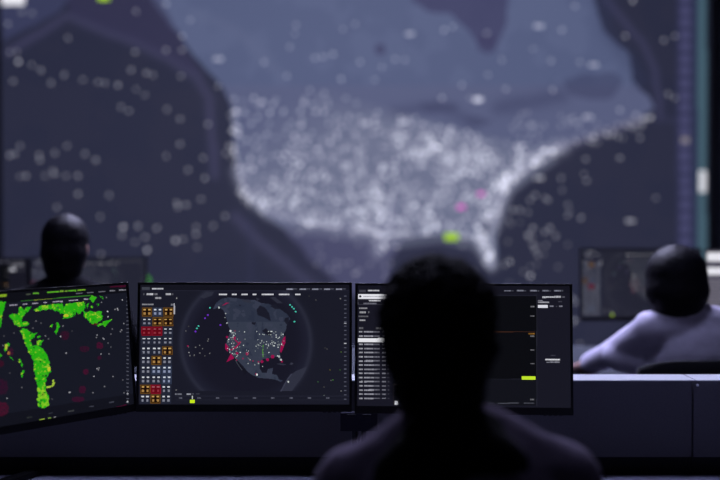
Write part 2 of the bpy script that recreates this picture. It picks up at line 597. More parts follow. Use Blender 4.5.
# ---------------- picture 2: the log list, the chart and the side panel
def picture_log(far=False):
    X, Y = cell_centres(mtB)
    D = Display(CW, CH, X, Y, (23, 23, 34))
    D.rect(350, 280, 580, 293, (20, 20, 30))
    D.rect(393, 296, 536.4, 379, (10, 11, 15))
    D.rect(393, 379, 536.4, 405.4, (17, 18, 25))
    D.rect(393, 378.8, 536.4, 379.5, (27, 28, 37))
    D.rect(393, 295, 536.4, 295.6, (34, 35, 46))
    D.rect(393, 384, 393.6, 405, (42, 38, 46))
    D.rect(536.4, 294, 537.0, 406, (36, 37, 48))
    D.rect(359, 289.6, 366, 292, (58, 58, 68))
    D.text(367.6, 290.6, 379.4, 1.7, (206, 206, 214))
    D.rect(358, 294, 400, 298.8, (226, 226, 234))
    D.dot(360.2, 296.4, 1.25, (16, 16, 24))
    D.text(363, 296.5, 392, 1.1, (150, 150, 160))
    D.rect(357.8, 299.4, 400, 304.8, (62, 62, 72)); D.rect(358.4, 299.9, 400, 304.3, (24, 24, 34))
    D.text(369, 300.5, 381, 1.3, (206, 206, 214)); D.text(363.4, 303.4, 376.6, 1.3, (112, 112, 124))
    for x0, y, x1, v in ((359, 308.2, 367.2, 150), (359.6, 312.2, 365.8, 170), (368.4, 312.2, 369.8, 120), (358.8, 316.4, 368, 104), (359.6, 320.2, 365.2, 175),
                         (358.8, 328.2, 363.2, 104), (376, 328.2, 384, 104)):
        D.text(x0, y, x1, 1.7, (v, v, v + 6))
    ys = [331.9, 336.0] + [398.3 - 4.15 * k for k in range(14)]
    for y in ys:
        D.text(359, y, 362.6, 1.5, (172, 172, 182)); D.text(364, y, 373.6, 1.5, (158, 158, 170)); D.text(374, y, 379.8, 1.4, (112, 112, 124))
        D.text(382, y, 385.8, 1.3, (122, 122, 134)); D.text(387.6, y, 389.2, 1.2, (74, 74, 86))
    D.rect(358.2, 338.1, 388, 342.1, (228, 228, 234))
    D.text(394, 384.3, 403, .9, (84, 76, 80))
    D.rect(394.6, 401, 398.2, 404.6, (228, 228, 236))
    for x0 in (504, 517, 530, 542, 554):
        D.text(x0, 290.8, x0 + 6.8, 1.4, (134, 136, 152)); D.text(x0 + 7.2, 290.8, x0 + 9.2, 1.1, (86, 88, 100))
    for y in (306.6, 316, 336.2, 350.1, 363.5, 399.5):
        D.text(530.4, y, 534.4, 1.2, (118, 118, 124))
    D.line([(430, 331.8), (534.6, 331.8)], .7, (58, 34, 24))
    D.text(528.2, 333.6, 534.8, 1.6, (140, 98, 36))
    D.rect(521.6, 376.2, 535.5, 379.7, (192, 226, 44))
    D.text(489, 403.3, 493.4, 1.0, (60, 62, 70)); D.text(498, 403.2, 519, 1.0, (84, 86, 96)); D.text(524, 403.3, 534.2, 1.0, (78, 80, 90))
    D.text(542.4, 297, 560.8, 1.9, (196, 196, 206)); D.text(562.6, 297, 564.8, 1.4, (104, 104, 116))
    D.text(538, 300.7, 543, 1.2, (140, 140, 152)); D.text(538, 302.2, 549, 1.4, (170, 170, 180)); D.text(558, 301.6, 562, 1.0, (76, 76, 88))
    D.rect(538, 305, 547.8, 307.9, (216, 216, 226))
    D.text(549.8, 306.4, 553.8, 1.5, (132, 132, 146)); D.text(556, 306.4, 557, 1.2, (80, 80, 92)); D.text(559.2, 306.4, 562.4, 1.5, (132, 132, 146))
    if far:
        D.rect(350, 286, 415, 415, (78, 76, 90))
        D.rect(350, 290, 420, 305, (228, 228, 236)); D.rect(350, 316, 420, 329, (228, 228, 236))
        for y in range(338, 405, 6): D.rect(358, y, 400, y + 3, (112, 108, 120))
    D.text(550.4, 355.4, 555.6, .9, (62, 62, 74)); D.text(545.4, 359.6, 560, 1.7, (218, 218, 226), bold=.95); D.text(546.2, 362.2, 559.4, 1.3, (132, 132, 144))
    return D.A

# ---------------- picture 3: the green heat map
def picture_heat():
    X, Y = cell_centres(mtL)
    D = Display(CW, CH, X, Y, (22, 24, 35))
    D.turned = True
    n = fbm(X * .22, Y * .22, 11)
    n2 = fbm(X * .42, Y * .42, 23)
    n3 = fbm(X * 1.1, Y * 1.1, 31, 2)
    slope_top, slope_nav = -.062, -.07
    def sl(x0, y0, pts): return pts
    # darker strips top and bottom
    ytop = 306.5 - .083 * X
    D.put(Y < ytop - 3.2, (14, 15, 22))
    ybot = 414.5 - .158 * X
    D.put(Y > ybot, (17, 18, 27))
    polys = [
        [(-40, 300), (-20, 301), (6, 302), (4.5, 307), (3, 313), (2, 322), (-1, 329), (-14, 335), (-40, 330)],
        [(9, 316), (12, 313.5), (18, 315), (18.4, 308), (22, 307), (24, 311), (26, 307.5), (31.5, 306.4), (28.5, 311), (25, 314.5), (21.5, 319), (22, 322), (29, 322), (29, 324), (24, 326), (19, 327), (15, 324.4), (12, 319)],
        [(34, 310), (40, 306), (48, 304.6), (56, 304), (62, 303.4), (64, 308), (66, 304), (75, 302.8), (84.5, 302), (85.5, 307), (82, 312), (79, 314.4), (76, 312), (74, 316.2), (69, 318), (62.5, 319), (64.5, 314), (60, 313.4), (57, 311), (50, 309.6), (42, 310.4), (36, 311.4)],
        [(82, 309.6), (86, 313), (90, 311), (96, 312), (101, 311), (102.8, 316), (101, 320), (97, 323.4), (92, 323.8), (88, 320), (84, 316)],
        [(96, 325.5), (102, 323), (105, 321), (113, 319), (108, 323), (105, 327.4), (103, 324.4), (99, 326.4)],
        [(89, 298), (92, 295.3), (96.5, 297), (94.4, 300), (92.4, 302.6), (90, 299.4)],
        [(20, 330.4), (22, 328.4), (26, 329), (30, 331.5), (33, 333), (37.5, 332.8), (34.5, 336), (31.5, 339), (31, 343), (32.5, 345.4), (37, 345), (41, 347), (44, 350), (47, 356), (49.6, 362), (50.2, 371), (47, 376), (46, 382), (46, 388), (46.4, 393), (48.6, 397), (49, 405), (46, 407.4), (43, 408.4), (38, 407), (37, 400), (38, 395), (37, 385), (35, 375), (34, 365), (31, 356), (28, 350), (25, 343), (23, 336)],
        [(37, 341), (43.4, 340), (40, 345.4), (37, 344.4)], [(36.6, 338), (39, 335), (40, 337), (38, 339)],
        [(4, 350), (5.4, 345), (7.6, 342.4), (9.6, 344), (7, 350), (5, 352)],
        [(56.4, 322), (58, 322), (59.4, 326.6), (57.8, 333), (56, 335.4), (54, 331.6), (57, 329)], [(51.6, 324), (53.6, 325), (52, 328), (50.6, 326)],
        [(18.6, 358.6), (20, 359), (22.6, 365), (22.4, 368)], [(23, 370), (24.6, 371), (22, 378), (20.4, 376)], [(9, 356), (14, 361), (12, 360)],
        [(47.4, 366), (51, 367), (50.4, 372), (47, 371)], [(86.5, 304.5), (88.5, 303), (88, 307), (86.4, 308)], [(91, 305.5), (94, 307), (92, 308.4)],
        [(96.5, 304), (99, 303), (98, 306)], [(99, 296.3), (102, 297), (104, 299), (100.6, 298)], [(-40, 352), (0, 353), (2, 356), (-2, 359), (-40, 360)]]
    m = np.zeros(X.shape, bool)
    wob = (n2 - .5) * 3
    Xs, Ys = D.X, D.Y
    D.X = Xs + wob + (n3 - .5) * 1.2
    D.Y = Ys + (fbm(Xs * .6, Ys * .6, 77) - .5) * 2.2
    for p in polys: m |= D.pmask(p)
    arc = D.sdist([(47, 387), (52, 386.3), (54, 383), (53, 380)]) < .9
    D.X, D.Y = Xs, Ys
    D.put(m, (38, 168, 18))
    D.put(m & (n > .56), (52, 172, 24))
    D.put(m & (n2 > .64), (92, 182, 32))
    D.put(m & (n2 > .70), (150, 192, 44))
    D.put(m & (n3 > .88), (150, 190, 50), .6)
    D.put(m & (n3 < .10), (24, 100, 20), .6)
    D.put(m & (n2 < .25), (20, 40, 28))
    D.put(arc, (160, 190, 60))
    hole = np.hypot((X - 43.2) / 1.8, (Y - 394.2) / 2.2) < 1
    D.put(hole, (18, 28, 24))
    D.put(m & (Y > 390) & (n2 > .45), (140, 200, 40), .7)
    D.put((np.hypot((X - 66) / 2.6, (Y - 315.6) / 1.6) < 1) & m, (196, 196, 50), .8)
    D.put((np.hypot((X - 49) / 1.6, (Y - 369) / 2.4) < 1), (190, 196, 44), .9)
    D.put((np.hypot((X - 6.5) / 1.8, (Y - 347) / 3) < 1) & m, (180, 190, 60), .8)
    D.put((np.hypot((X - 9) / 1.6, (Y - 353) / 1.8) < 1), (170, 110, 50), .9)
    # faint magenta patches
    for x0, y0, x1, y1, c in ((-9, 379, 8, 395, (56, 10, 42)), (-9, 402, 9, 416, (84, 8, 42)), (60.5, 331, 69, 340, (62, 8, 38)), (96.5, 342, 103, 349, (84, 4, 46)), (80, 346, 89, 352, (62, 8, 40)),
                              (97.5, 355.5, 101.5, 360, (62, 6, 40)), (83, 369, 88.6, 374.5, (84, 4, 46)), (79, 386, 86, 393.5, (70, 6, 42)), (72, 396.6, 84, 402, (66, 6, 42)), (9, 348, 13.4, 356, (72, 14, 48)),
                              (-9, 360, 4, 367, (66, 6, 34)), (91, 322.6, 98, 325, (104, 30, 20))):
        mk = ((np.abs((X - (x0 + x1) / 2) / ((x1 - x0) / 2)) ** 2.6 + np.abs((Y - (y0 + y1) / 2) / ((y1 - y0) / 2)) ** 2.6) < .6 + n2 * .8)
        D.put(mk & ~m & (n3 > .3), c, .55)
    # text and rules
    D.line([(21, 301), (55, 298.4), (91, 295.2)], .9, (48, 112, 34))
    D.line([(34, 300.2), (52, 298.6)], .8, (140, 140, 40), .6)
    g = (92, 178, 34)
    for x0, y, x1, c, h in ((-6, 296.1, 6.6, (150, 190, 40), 2.4), (26, 294.4, 30.5, (70, 78, 66), 1.5), (33, 293.4, 38.6, (96, 170, 50), 2.0), (47, 292.4, 59.4, (96, 184, 40), 1.8), (60, 291.3, 63.4, (130, 180, 50), 1.8),
                            (65, 291, 67.4, (130, 180, 60), 1.6), (68.6, 290.9, 76, g, 1.8), (77.4, 290.2, 85.4, (120, 176, 40), 1.7)):
        D.text(x0, y, x1, h, c, slope=slope_top)
    for x0, y, x1, v in ((76, 293.6, 82.4, 108), (87, 292.8, 93.6, 112), (98.6, 291.8, 105.4, 120), (109.6, 290.9, 115, 130), (119, 290.2, 126, 140)):
        D.text(x0, y, x1, 1.2, (v, v, v + 10), slope=slope_top)
    D.text(110, 286.9, 126, 1.8, (72, 8, 40), slope=slope_top)
    for x0, y, x1 in ((9.4, 305.2, 17.6), (22.6, 304.4, 27.4), (32, 303.6, 38.4), (43.4, 302.6, 47), (52.4, 302, 62.6), (68.6, 300.6, 78), (83.8, 299.3, 88.4)):
        D.text(x0, y, x1, 1.25, (178, 172, 190), slope=slope_nav)
    pr = random.Random(12)
    for x, y, v in ((115, 309.4, 120), (117.4, 308.6, 150), (118, 310, 120), (97, 335, 120), (96.4, 337.4, 110), (104, 339, 140), (103.2, 338.2, 120), (108, 343, 90), (111, 347, 80), (101, 354, 130), (109, 354, 100),
                    (97, 368.6, 150), (99, 368, 120), (98.4, 369.8, 120), (121.6, 330, 120), (120.4, 331.6, 110), (123.8, 323.6, 120), (122.4, 299.8, 150), (112.4, 329, 90), (111, 334, 90), (93.8, 376.4, 150), (113, 376.6, 110),
                    (69.4, 392.4, 150), (93, 392.6, 100), (104.6, 386.4, 110), (123, 380, 90), (124, 393, 90), (66, 353, 140), (60.6, 336.4, 150), (33, 328, 90), (45.4, 336, 110), (48.6, 339, 90), (36, 321, 100), (41, 323, 80),
                    (3, 345.4, 90), (4, 336, 70), (14, 333, 70), (7, 398.4, 150), (22, 387.6, 90), (10, 373, 70), (66, 353.4, 120), (52, 399, 80), (108, 316.6, 150), (107.6, 311.5, 190), (106.4, 297.4, 100), (101.6, 302.4, 110),
                    (63, 326, 110), (72, 331, 60), (58, 308, 60), (70, 392.2, 130)):
        D.dot(x, y, .75, (v, v, v + 6))
    for k in range(28):
        t = k / 27
        D.rect(126.4, 297 + t * 105, 128.8, 298 + t * 105, (76, 78, 90))
    D.dot(127.6, 393.6, .9, (150, 150, 156)); D.dot(127.6, 401.6, .9, (170, 170, 176))
    for x0, y, x1, c, h in ((39.4, 419.8, 44.6, (150, 176, 60), 1.4), (47.8, 418.4, 51, (130, 170, 70), 1.2), (53.8, 417.4, 56, (130, 130, 134), 1.2), (3, 429, 8, (46, 52, 46), 1.2), (11, 427, 16, (46, 52, 46), 1.2), (27, 417.6, 32, (46, 50, 50), 1.5),
                            (68, 411.4, 74, (66, 68, 70), 1.2), (89, 406.8, 94, (66, 68, 80), 1.2), (109, 402.6, 114, (66, 68, 80), 1.2), (48, 413.4, 53, (50, 54, 62), 1.2)):
        D.text(x0, y, x1, h, c, slope=-.15)
    D.line([(82, 413.6), (95, 411.4)], 1.0, (70, 6, 40)); D.line([(112, 408.4), (126, 405)], 1.0, (70, 6, 40))
    return D.A

ME_GLOBE = screen_mesh('screen', picture_globe())
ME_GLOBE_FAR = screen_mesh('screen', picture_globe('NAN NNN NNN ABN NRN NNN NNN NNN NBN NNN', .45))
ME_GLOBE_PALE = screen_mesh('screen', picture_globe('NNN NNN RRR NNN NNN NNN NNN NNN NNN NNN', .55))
ME_LOG_FAR = screen_mesh('screen', picture_log(True))
ME_LOG = screen_mesh('screen', picture_log())
ME_HEAT = screen_mesh('screen', picture_heat())

def make_monitor(label, mesh, mtx, group):
    t = thing('computer_monitor', label, 'monitor', group=group)
    t.matrix_world = mtx
    t.location = mtx.to_translation()
    t.rotation_euler = mtx.to_euler()
    monitor_body(t)
    s = bpy.data.objects.new('screen', mesh)
    COL.objects.link(s)
    s.parent = t
    return t

G1 = 'monitors on the near desk'
monA = make_monitor('black monitor showing a dark globe beside a column of red and amber tiles', ME_GLOBE, mtA, G1)
monB = make_monitor('black monitor with log list and empty chart, partly behind the seated head', ME_LOG, mtB, G1)
monL = make_monitor('angled black monitor showing a bright green and yellow heat map', ME_HEAT, mtL, G1)

# ------------------------------------------------------------------ near desk, partition
DZ = .73
t = thing('console_desk', 'pale grey operator desk running below the three near monitors', 'desk', (0, 2.2, 0))
bm = bmesh.new(); bx(bm, (.2, .02, DZ - .0175), (3.4, .80, .035), bev=.004); obj('worktop', bm, M['worktop'], t)
for x in (-1.35, 1.75):
    bm = bmesh.new(); bx(bm, (x, .02, (DZ - .035) / 2), (.05, .66, DZ - .035), bev=.004); obj('leg', bm, M['metal'], t)
bm = bmesh.new(); bx(bm, (.2, .33, .45), (3.05, .02, .45), bev=.003); obj('modesty_panel', bm, M['panel'], t)

PY0 = 2.612                                  # front of the cap
CAPZ = at(600, 380.2, PY0).z
def partition(x0, x1, label, connector):
    t = thing('partition_panel', label, 'partition', ((x0 + x1) / 2, PY0 + .06, 0), group='partition behind the near desk')
    w = x1 - x0
    bm = bmesh.new(); bx(bm, (0, .0, (CAPZ - .003 + .772) / 2), (w - .004, .072, CAPZ - .003 - .772), bev=.002); obj('fabric_panel', bm, M['panel'], t)
    bm = bmesh.new(); bx(bm, (0, -.0095, CAPZ - .0015), (w - .005, .101, .003), bev=.001); obj('cap_rail', bm, M['cap'], t)
    bm = bmesh.new(); bx(bm, (0, .006, .386), (w - .004, .05, .772)); obj('plinth', bm, M['plinth'], t)
    if connector:
        bm = bmesh.new(); ell(bm, (-w / 2 + .004, -.061, CAPZ - .013), (.0035, .003, .0035)); obj('connector', bm, M['cap'], t)
    return t
SEAM = at(696, 380, PY0).x
partition(-1.5, SEAM, 'long dark partition with bright cap rail, standing behind the three near monitors', False)
partition(SEAM, 2.3, 'dark partition section past the cap rail joint, below the lilac shirt', True)

# mount between the centre and the right monitor
bc = at(359, 421, 2.535)
t = thing('monitor_mount', 'dark double monitor mount with clips on the desk between two monitors', 'monitor mount', (bc.x, bc.y, DZ))
h = bc.z - DZ
bm = bmesh.new(); bx(bm, (0, 0, h), (.094, .03, .046), bev=.001); obj('bracket', bm, M['mount'], t)
for x in (-.019, .019):
    bm = bmesh.new()
    bx(bm, (x, -.017, h + .018), (.022, .006, .005), bev=.001)
    sweep(bm, [(x - .008, -.017, h + .017), (x - .003, -.020, h + .012), (x + .004, -.020, h + .012), (x + .008, -.017, h + .017)], [.0016] * 4, 8)
    obj('clip', bm, M['clip'], t)
bm = bmesh.new(); cyl(bm, (-.011, .004, .0), (-.011, .004, h), .0075); obj('post', bm, M['metal'], t)
bm = bmesh.new(); cyl(bm, (.013, .004, .0), (.013, .004, h), .0075); obj('post', bm, M['metal'], t)
bm = bmesh.new(); bx(bm, (0, .0, .006), (.12, .07, .012), bev=.003); obj('foot_plate', bm, M['metal'], t)
bm = bmesh.new(); sweep(bm, [(.002, -.006, h), (.003, -.008, h * .6), (.001, -.006, h * .3), (.004, -.004, .012)], [.0022] * 4, 8); obj('cable', bm, M['cable2'], t)
for sgn, ctr in ((-1, ctrA), (1, ctrB)):
    dx = ctr.x - bc.x
    zz = ctr.z - DZ
    bm = bmesh.new()
    sweep(bm, [(.02 * sgn, .012, h), (.05 * sgn, .030, h + .03), (.10 * sgn, .048, h + .07), (dx * .98, .0495, zz - .02)], [.009] * 4, 10)
    bx(bm, (dx, .026, zz), (.09, .05, .09), bev=.004)
    obj('arm', bm, M['plinth'], t)

# stand of the angled monitor
sp = Vector((-.935, 2.43, DZ))
t = thing('monitor_stand', 'dark splayed stand foot on desk below the green heat map monitor', 'monitor stand', sp)
f1 = Vector((-.845, 2.625, 0)) - Vector((sp.x, sp.y, 0))
for d in (f1, Vector((.03, -.2, 0)), Vector((-.2, .02, 0))):
    bm = bmesh.new()
    a = math.atan2(d.y, d.x)
    bx(bm, d / 2 + Vector((0, 0, .008)), (d.length, .034, .016), rot=Matrix.Rotation(a, 3, 'Z'), bev=.004)
    obj('foot', bm, M['plastic'], t)
bm = bmesh.new(); cyl(bm, (0, 0, 0), (0, 0, ctrL.z - DZ + .02), .017); obj('column', bm, M['metal'], t)
bm = bmesh.new()
back = mtL @ Vector((0, .044, 0)) - sp
bk2 = mtL @ Vector((0, .085, 0)) - sp
sweep(bm, [(0, 0, back.z), bk2, back], [.012, .014, .03], 12)
obj('arm', bm, M['metal'], t)

# ------------------------------------------------------------------ video wall
VY = 9.0
DD = Display(8, 8, np.tile(np.arange(8.), (8, 1)), np.tile(np.arange(8.)[:, None], (1, 8)), (0, 0, 0))
p0, p1 = at(3.0, 352, VY), at(708.3, 352, VY)
VX0, VX1 = p0.x, p1.x
VZ0 = p0.z
VZ1 = VZ0 + (VX1 - VX0) * 9 / 16
VW, VH = 620, 348
def picture_wall():
    u = VX0 + (np.arange(VW) + .5) / VW * (VX1 - VX0)
    v = VZ1 - (np.arange(VH) + .5) / VH * (VZ1 - VZ0)
    U, V = np.meshgrid(u, v)
    X, Y = project(np.stack([U, np.full_like(U, VY), V], -1))
    D = Display(VW, VH, X, Y, (41, 43, 63))
    n = fbm(X * .03, Y * .03, 5)
    D.put(n > .5, (38, 41, 62), .6)
    land = [(120, -70), (140, -20), (152, 0), (166, 20), (186, 45), (206, 70), (223, 87), (233, 106), (233, 150), (237, 175), (250, 200), (274, 220), (292, 238), (312, 262), (334, 280), (360, 300), (420, 330), (460, 330),
            (420, 300), (400, 285), (394, 258), (402, 242), (430, 234), (460, 236), (477, 241), (484, 264), (494, 271), (497, 250), (492, 225), (500, 200), (515, 177), (540, 159), (570, 143), (600, 131), (640, 117),
            (654, 108), (646, 95), (633, 80), (627, 52), (606, 32), (594, 0), (585, -70)]
    X0_, Y0_ = D.X, D.Y
    D.X = X0_ + (fbm(X * .06, Y * .06, 41) - .5) * 5
    D.Y = Y0_ + (fbm(X * .06, Y * .06, 43) - .5) * 5
    lm = D.pmask(land)
    D.put(lm, (82, 91, 124))
    nl = fbm(X * .05, Y * .05, 9)
    D.put(lm & (nl > .55), (88, 97, 130), .7)
    D.put(lm & (Y > 222) & (X < 420), (72, 73, 104))
    D.put(lm & (Y > 86) & (Y < 225), (86, 92, 124))
    purple = (59, 58, 92)
    for p in ([(405, -70), (412, 0), (430, 12), (450, 15), (468, 30), (474, 40), (484, 47), (494, 45), (500, 36), (507, 22), (506, -70)],
              [(374, 46), (384, 44), (385, 55), (377, 56)], [(474, 38), (496, 38), (494, 50), (486, 54), (478, 50)]):
        D.poly(p, purple, .8)
    for p in ([(418, 104), (440, 101), (460, 104), (452, 112), (428, 114)], [(462, 118), (482, 116), (492, 122), (476, 128)],
              [(562, 80), (585, 74), (612, 72), (624, 80), (612, 98), (590, 100), (572, 96)]):
        D.poly(p, (56, 59, 90), .55)
    D.soft([(500, 108), (520, 104), (560, 96)], 9, (60, 64, 96), .6)
    D.soft([(395, 112), (440, 106), (470, 122)], 7, (62, 66, 98), .55)
    D.soft([(8, 52), (68, 15), (110, 33), (152, 50), (195, 76), (210, 98), (214, 175)], 4.5, (68, 67, 98), .55)
    D.poly([(62, -20), (150, -20), (190, 55), (205, 78), (150, 48), (72, 13)], (54, 52, 82), .6)
    D.poly([(0, -70), (130, -70), (60, 10), (2, 42)], (60, 64, 96), .75)
    D.soft([(236, 218), (262, 243), (290, 266), (330, 300)], 6, (64, 64, 92), .7)
    D.soft([(250, 222), (250, 300)], 2.2, (48, 50, 76), .6)
    D.soft([(295, 246), (320, 276), (340, 290)], 5, (44, 45, 68), .8)
    D.soft([(195, 15), (232, 28), (268, 58), (280, 75)], 5, (92, 100, 132), .5)
    D.soft([(606, 0), (640, 40), (655, 70), (660, 115)], 4.0, (62, 62, 92), .6)
    D.soft([(590, -40), (608, 30), (640, 80)], 9, (48, 54, 84), .35)
    D.soft([(655, 118), (676, 120)], 3, (50, 52, 78), .6)
    D.poly([(390, 262), (405, 240), (440, 234), (476, 243), (484, 268), (470, 300), (400, 300)], (44, 46, 68), .9)
    D.X, D.Y = X0_, Y0_
    # traffic lights over the map
    pr = random.Random(21)
    us = [(232, 98), (330, 92), (420, 118), (470, 132), (536, 148), (560, 150), (512, 184), (500, 214), (492, 262), (482, 250), (474, 240), (440, 233), (402, 238), (372, 234), (330, 228), (292, 224), (262, 207), (238, 178)]
    um = D.pmask(us)
    def inside(pts, x, y):
        c = False
        for i in range(len(pts)):
            x0, y0 = pts[i]; x1, y1 = pts[(i + 1) % len(pts)]
            if (y0 > y) != (y1 > y) and x < (x1 - x0) * (y - y0) / (y1 - y0) + x0: c = not c
        return c
    def spark(x, y, r, g):
        k = 5
        cy = int((Y[0, VW // 2] - y) / (Y[0, VW // 2] - Y[-1, VW // 2]) * (VH - 1)); cx = int((x - X[VH // 2, 0]) / (X[VH // 2, -1] - X[VH // 2, 0]) * (VW - 1))
        cy, cx = max(0, cy), max(0, cx)
        sl_ = (slice(max(0, cy - k), max(0, cy + k)), slice(max(0, cx - k), max(0, cx + k)))
        mm = np.hypot(X[sl_] - x, Y[sl_] - y) < r
        D.A[sl_][mm] += np.array((.82, .82, .92)) * g * .62
    um = np.clip(D.pmask([(a, b + 10) for a, b in us]) * .5 + um * .5, 0, 1)
    D.put(um.astype(float), (112, 117, 142), .75 * np.clip((X - 250) / 160 + (Y - 120) / 90, 0, 1))
    D.soft([(494, 222), (500, 200), (508, 184), (526, 166), (545, 154), (562, 147)], 6.5, (150, 152, 176), .75)
    D.soft([(480, 240), (487, 254), (491, 264)], 5.5, (160, 162, 184), .8)
    D.soft([(562, 147), (600, 134), (640, 120)], 4, (104, 104, 134), .55)
    D.soft([(238, 172), (245, 190), (258, 204), (272, 212)], 6, (140, 143, 168), .6)
    D.soft([(272, 213), (330, 226), (385, 233)], 5, (126, 128, 156), .5)
    D.soft([(390, 210), (388, 232), (378, 250)], 8, (134, 137, 164), .55)
    D.soft([(487, 222), (486, 234)], 2.5, (50, 52, 78), .7)
    cl = fbm(X * .075, Y * .075, 61, 3)
    def clump(x, y):
        cy = int(np.clip((Y[0, VW // 2] - y) / (Y[0, VW // 2] - Y[-1, VW // 2]) * (VH - 1), 0, VH - 1)); cx = int(np.clip((x - X[VH // 2, 0]) / (X[VH // 2, -1] - X[VH // 2, 0]) * (VW - 1), 0, VW - 1))
        return cl[cy, cx]
    dens = lambda x, y: min(1, max(.04, .12 + (x - 300) / 300 + (y - 128) / 120)) * min(1, max(.12, (clump(x, y) - .30) * 3.2))
    k = 0
    while k < 1450:
        x, y = pr.uniform(228, 562), pr.uniform(92, 268)
        if inside(us, x, y) and pr.random() < dens(x, y):
            spark(x, y, pr.uniform(1.0, 1.5), pr.choice((.3, .45, .6, .9)))
            k += 1
    for k in range(80):
        x, y = pr.uniform(232, 350), pr.uniform(88, 185)
        if inside(us, x, y): spark(x, y, pr.uniform(1.3, 1.8), pr.choice((.3, .45, .7, 1.0)))
    def strew(pts, n, jit, g=(.6, .9)):
        for k in range(n):
            t_ = pr.random() * (len(pts) - 1); i = int(t_); f = t_ - i
            x = pts[i][0] * (1 - f) + pts[i + 1][0] * f; y = pts[i][1] * (1 - f) + pts[i + 1][1] * f
            spark(x + pr.gauss(0, jit), y + pr.gauss(0, jit), pr.uniform(1.2, 1.7), pr.uniform(*g))
    strew([(497, 190), (508, 174), (530, 160), (548, 152)], 55, 5)
    strew([(490, 195), (484, 215), (480, 235), (489, 262)], 44, 4)
    strew([(237, 105), (236, 130), (234, 150), (238, 178), (248, 198), (266, 208)], 60, 3.2, (.4, .8))
    strew([(262, 205), (300, 219), (350, 226), (385, 234)], 55, 3.5, (.4, .7))
    strew([(385, 215), (392, 235), (380, 250)], 24, 5, (.5, .9))
    strew([(545, 153), (580, 142), (620, 130), (650, 118)], 46, 3.6, (.3, .6))
    strew([(330, 172), (300, 200), (280, 195)], 24, 6, (.5, .9))
    strew([(400, 150), (440, 150), (470, 165)], 50, 8, (.5, .8))
    for k in range(46):
        x, y = pr.uniform(275, 392), pr.uniform(226, 282)
        if inside(land, x, y): spark(x, y, 1.4, .38)
    for k in range(40):
        x, y = pr.uniform(505, 600), pr.uniform(110, 150)
        if inside(land, x, y): spark(x, y, 1.5, .35)
    for k in range(20): spark(pr.gauss(528, 24), pr.gauss(252, 26), 1.5, .3)
    sea = [(8, 24), (32, 13), (22, 12), (10, 52), (17, 52), (18, 62), (18.5, 61.5), (13, 81), (32, 65), (41, 70), (51, 83), (64, 75), (68, 38), (83, 80), (98, 82), (105, 83), (118, 85), (136, 11), (135, 52), (131, 70), (147, 73),
           (153, 75), (136, 89), (145, 95), (121, 107), (129, 111), (166, 50), (182, 50), (181, 76), (167, 109), (180, 119), (208, 124), (180, 144), (166, 156), (203, 158), (226, 153), (188, 170), (205, 178), (20, 146), (10, 155),
           (15, 154), (39, 155), (40, 160), (55, 153), (67, 146), (85, 154), (96, 160), (20, 176), (26, 176), (45, 176), (53, 171), (55, 174), (66, 176), (78, 176), (57, 207), (78, 194), (109, 195), (100, 217), (123, 227),
           (123.4, 226.6), (122, 235), (138, 226), (157, 228), (135, 242), (145, 237), (147, 250), (147.4, 250), (177, 203), (186, 205), (178, 207), (201, 199), (175, 240), (183, 239), (176, 241), (196, 227), (196, 234), (197, 247),
           (213, 226), (225, 216), (101, 254),
           (633, 0), (633, 1), (625, 36), (664, 40), (675, 36), (668, 94), (675, 98), (620, 110), (636, 115), (643, 118), (632, 122), (650, 118), (640, 138), (620, 158), (586, 159), (584, 174), (587, 181), (535, 195), (530, 200), (520, 210),
           (513, 210), (545, 198), (548, 200), (561, 178), (562, 190), (568, 205), (581, 218), (568, 215), (533, 228), (528, 212), (545, 232), (556, 236), (550, 228), (535, 250), (533, 245), (528, 235), (546, 245), (531, 275), (530, 276),
           (505, 265), (510, 262), (656, 198), (538, 255), (575, 320), (573, 322), (575, 302), (580, 344), (572, 298),
           (575, 6), (562, 30), (487, 33), (533, 49), (502, 60), (551, 61), (488, 75), (462, 85), (506, 89), (553, 90), (580, 62), (478, 100), (296, 25), (295, 34), (290, 47), (343, 29), (355, 24), (444, 30), (453, 27), (333, 54), (315, 58),
           (323, 57), (360, 62), (382, 67), (395, 59), (405, 60), (341, 79), (264, 62), (287, 76), (310, 90), (375, 80), (442, 98), (470, 98), (166, 4), (190, 20), (182, 36), (218, 86)]
    for x, y in sea: spark(x, y, 1.55, pr.uniform(.5, .8))
    for x, y in ((410, 34), (539, 26), (594, 65), (404, 122), (218, 59), (539, 178), (630, 221), (588, 117), (478, 100), (478, 99)):
        for d in (-3, 0, 3): spark(x + d, y, 1.6, .8)
    for x, y in ((461, 207), (481, 194)):
        for d in (-1.6, 1.6): D.dot(x + d, y, 2.2, (236, 96, 214), gain=1.0)
    # interface chips
    D.rect(2, -8, 25, 5, (236, 236, 244))
    D.rect(98, -8, 109, 0, (176, 220, 20))
    D.rect(445, 234, 458, 240, (168, 214, 10))
    D.rect(142, 277, 150, 284, (70, 170, 40))
    # ruler and scroll column at the right
    D.rect(677, -70, 692, 340, (50, 52, 82))
    for k in range(34):
        y = -66 + k * 12.15
        D.rect(680.5, y, 689.5, y + 7, (72, 72, 108))
    D.rect(681, 137, 689, 143, (130, 124, 132))
    D.rect(692, -70, 698, 340, (44, 50, 76))
    D.rect(698, -70, 706.4, 340, (66, 92, 106))
    D.rect(699, 170, 706, 192, (214, 216, 224))
    D.rect(706.4, -70, 712, 340, (26, 30, 44))
    return D.A
u = np.linspace(VX0, VX1, VW + 1); v = np.linspace(VZ1, VZ0, VH + 1)
U, V = np.meshgrid(u, v)
t = thing('video_wall', 'huge blurred video wall map with white traffic dots filling the back wall', 'video wall', (0, VY, 0))
me = grid_mesh('screen', np.stack([U, np.zeros_like(U), V], -1), picture_wall(), M['wall_display'])
s = bpy.data.objects.new('screen', me); COL.objects.link(s); s.parent = t
bm = bmesh.new()
